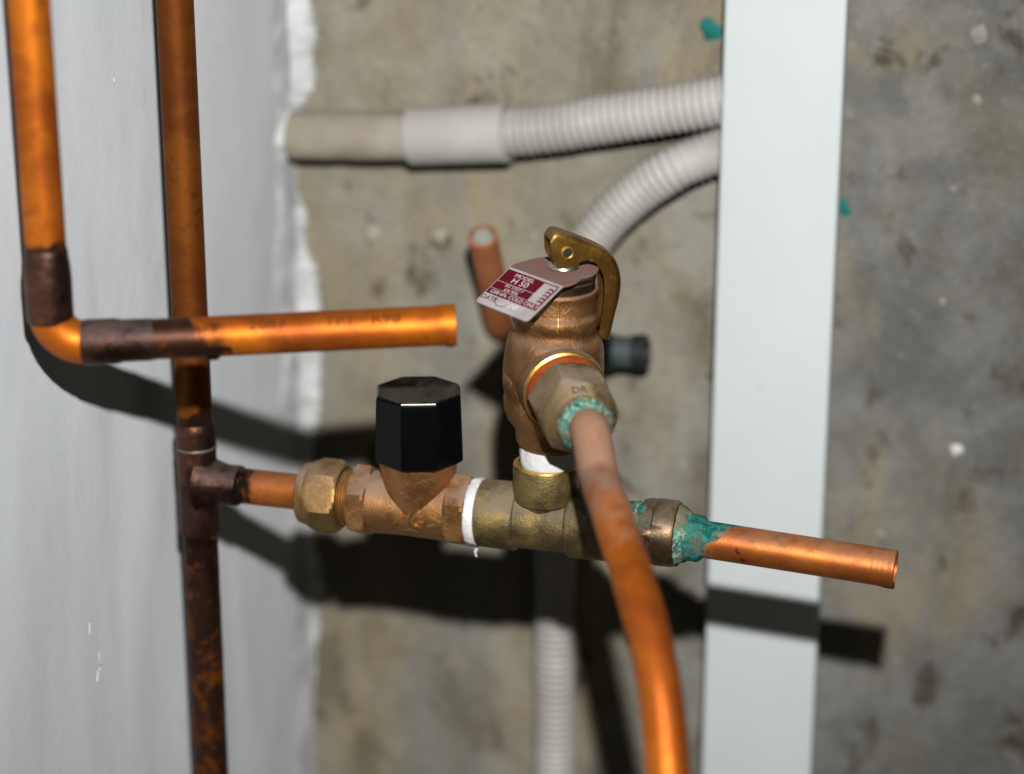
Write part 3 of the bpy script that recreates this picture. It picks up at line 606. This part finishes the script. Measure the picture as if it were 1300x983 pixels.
sgn = 1 if ln.dot(TOWARD) > 0 else -1
nn = ln*sgn
MB().polar(PIV+nn*(hw-.3), nn, ZU, [(0, 2.3), (.5, 2.3), (.75, 2.1), (.8, 1.8), (.5, 1.4), (.1, 1.3)], 28).build('pivot_eyelet', 'gold', lev)
MB().polar(PIV+nn*(hw-.6), nn, ZU, [(-3, 1.25), (.95, 1.25)], 20).build('dark_pivot_hole', 'black_pipe', lev)  # black disc stands in for the shaded hole of the eyelet

# ------------------------------------------------------------------ drain pipe curving towards the camera
s0 = OC+od*(H1+2); s1_ = OC+od*(H1+12)
pts = [s0, s1_]
for x, y, d in ((760, 604, 706), (774, 646, 687), (791, 696, 668), (811, 760, 651), (828, 825, 640), (840, 893, 632), (848, 983, 626), (853, 1060, 622)): pts.append(at(x, y, d))
c = thing('drain_pipe', 'bent copper drain pipe coming forward and down from the relief valve outlet', 'pipe', pts[-1])
P = smooth_path(pts, 8)
o1 = pts[1]
MB().sweep(P, PR, 36).attr('dust', lambda p: max(0, 1.0-(p-o1).length/85)).attr('verd', lambda p: max(0, .9-(p-o1).length/7)).build('bent_tube', 'copper', c)

# ------------------------------------------------------------------ outlet stub on the right
xr = Xo(776); c = thing('outlet_stub', 'open-ended copper stub with a green corroded compression nut, right end of the run', 'pipe', V((xr, Yr, Zr)))
st = []
xn0, xn1 = Xo(817), Xo(862)
for i in range(int((xn0-xr+5)/1.3)): t0 = -1+i*1.3; st += [(t0, 8.6), (t0+.5, 9.5), (t0+.8, 9.5)]
MB().polar(O+ex*xr, ex, ZU, st, 40, nz=.6, nsc=.4).attr('verd', lambda p: .95).build('thread', 'brass_tee', c)
af = 21.5; l = xn1-xn0; rf = (ZU*cos(R(14))+V((0, -1, 0))*sin(R(14)))
MB().polar(O+ex*xn0, ex, rf, [(0, 8), (0, hexr(af, 6, af*.5)), (.6, hexr(af, 6, af*.535)), (1.4, hexr(af, 6, af*.56)), (3.6, hexr(af, 6, af*.562)), (4.2, hexr(af, 6, af*.54)), (4.8, 11.5), (l-1.2, 11.4), (l-.3, 11.0), (l, 10.2), (l+.1, 7)], 72, nz=.08, nsc=.4).attr('verd', lambda p: .55*max(0, 1-(p.x-xn0)/7)+.18*noise.noise(p*.2)).build('compression_nut', 'dark_brass', c, 26)
rd = (at(1136, 722.5, 745)-V((xn1, Yr, Zr-.4))).normalized()
oN = V((xn1, Yr, Zr-.4)); e2 = at(1136, 722.5, 745)
xcol = Xo(893)-xn1
MB().polar(oN, rd, ZU, [(-1, 8.2), (0, 8.9), (1, 8.6), (xcol-3, 8.0), (xcol-1, 7.9), (xcol, 7.2), (xcol+.6, 6.4)], 44, nz=.5, nsc=.35).attr('verd', lambda p: .95).build('ferrule', 'brass_tee', c)
MB().polar(oN, rd, ZU, [(-2.5, 9.0), (-1.0, 10.6), (.6, 10.2), (2.0, 8.9), (3.5, 8.2), (4, 7)], 72, nz=1.1, nsc=.8).build('verdigris_crust', 'crust', c, 70)
# bluish crust on the threads behind the nut
mb = MB(); mb.polar(O+ex*(xn0-4.5), ex, ZU, [(0, 8), (.5, 9.2), (2, 9.6), (3.6, 9.2), (4.3, 8)], 64, nz=1.1, nsc=.8); mb.build('verdigris_crust', 'crust', c, 70)
Lr = (e2-oN).length
g0 = (Xo(928)-xn1)
def vf(p):
    s = (p-oN).dot(rd); return max(0, min(1, 1.05-(s-g0+8)/10+.35*((p-oN-rd*s).dot(UP)+(p-oN-rd*s).dot(TOWARD)*-.9)/6))
MB().sweep(line(oN+rd*2, e2-rd*9, 60)+[e2-rd*x for x in (8, 7.6, 7.2, 6.2, 5.8, 5.4, 4.4, 4.0, 3.6, 2.4, 2, 1.6, .8, 0)], lambda i: PR+(0 if i < 61 else (-.05 if i in (62, 65, 68, 71) else .02)), 40, hollow1=True).attr('verd', vf).attr('burn', lambda p: .55*max(0, 1-abs((p-oN).dot(rd)-g0-3)/7)).build('tube', 'copper_old', c)
mb = MB(); mb.polar(e2-rd*7.0-UP*5.55, rd, ZU, [(0, .2), (1.5, .9), (4.5, 1.3), (6.6, 1.25), (6.9, .6)], 14, nz=.15, nsc=.6); mb.build('cut_burr', 'burnt', c)
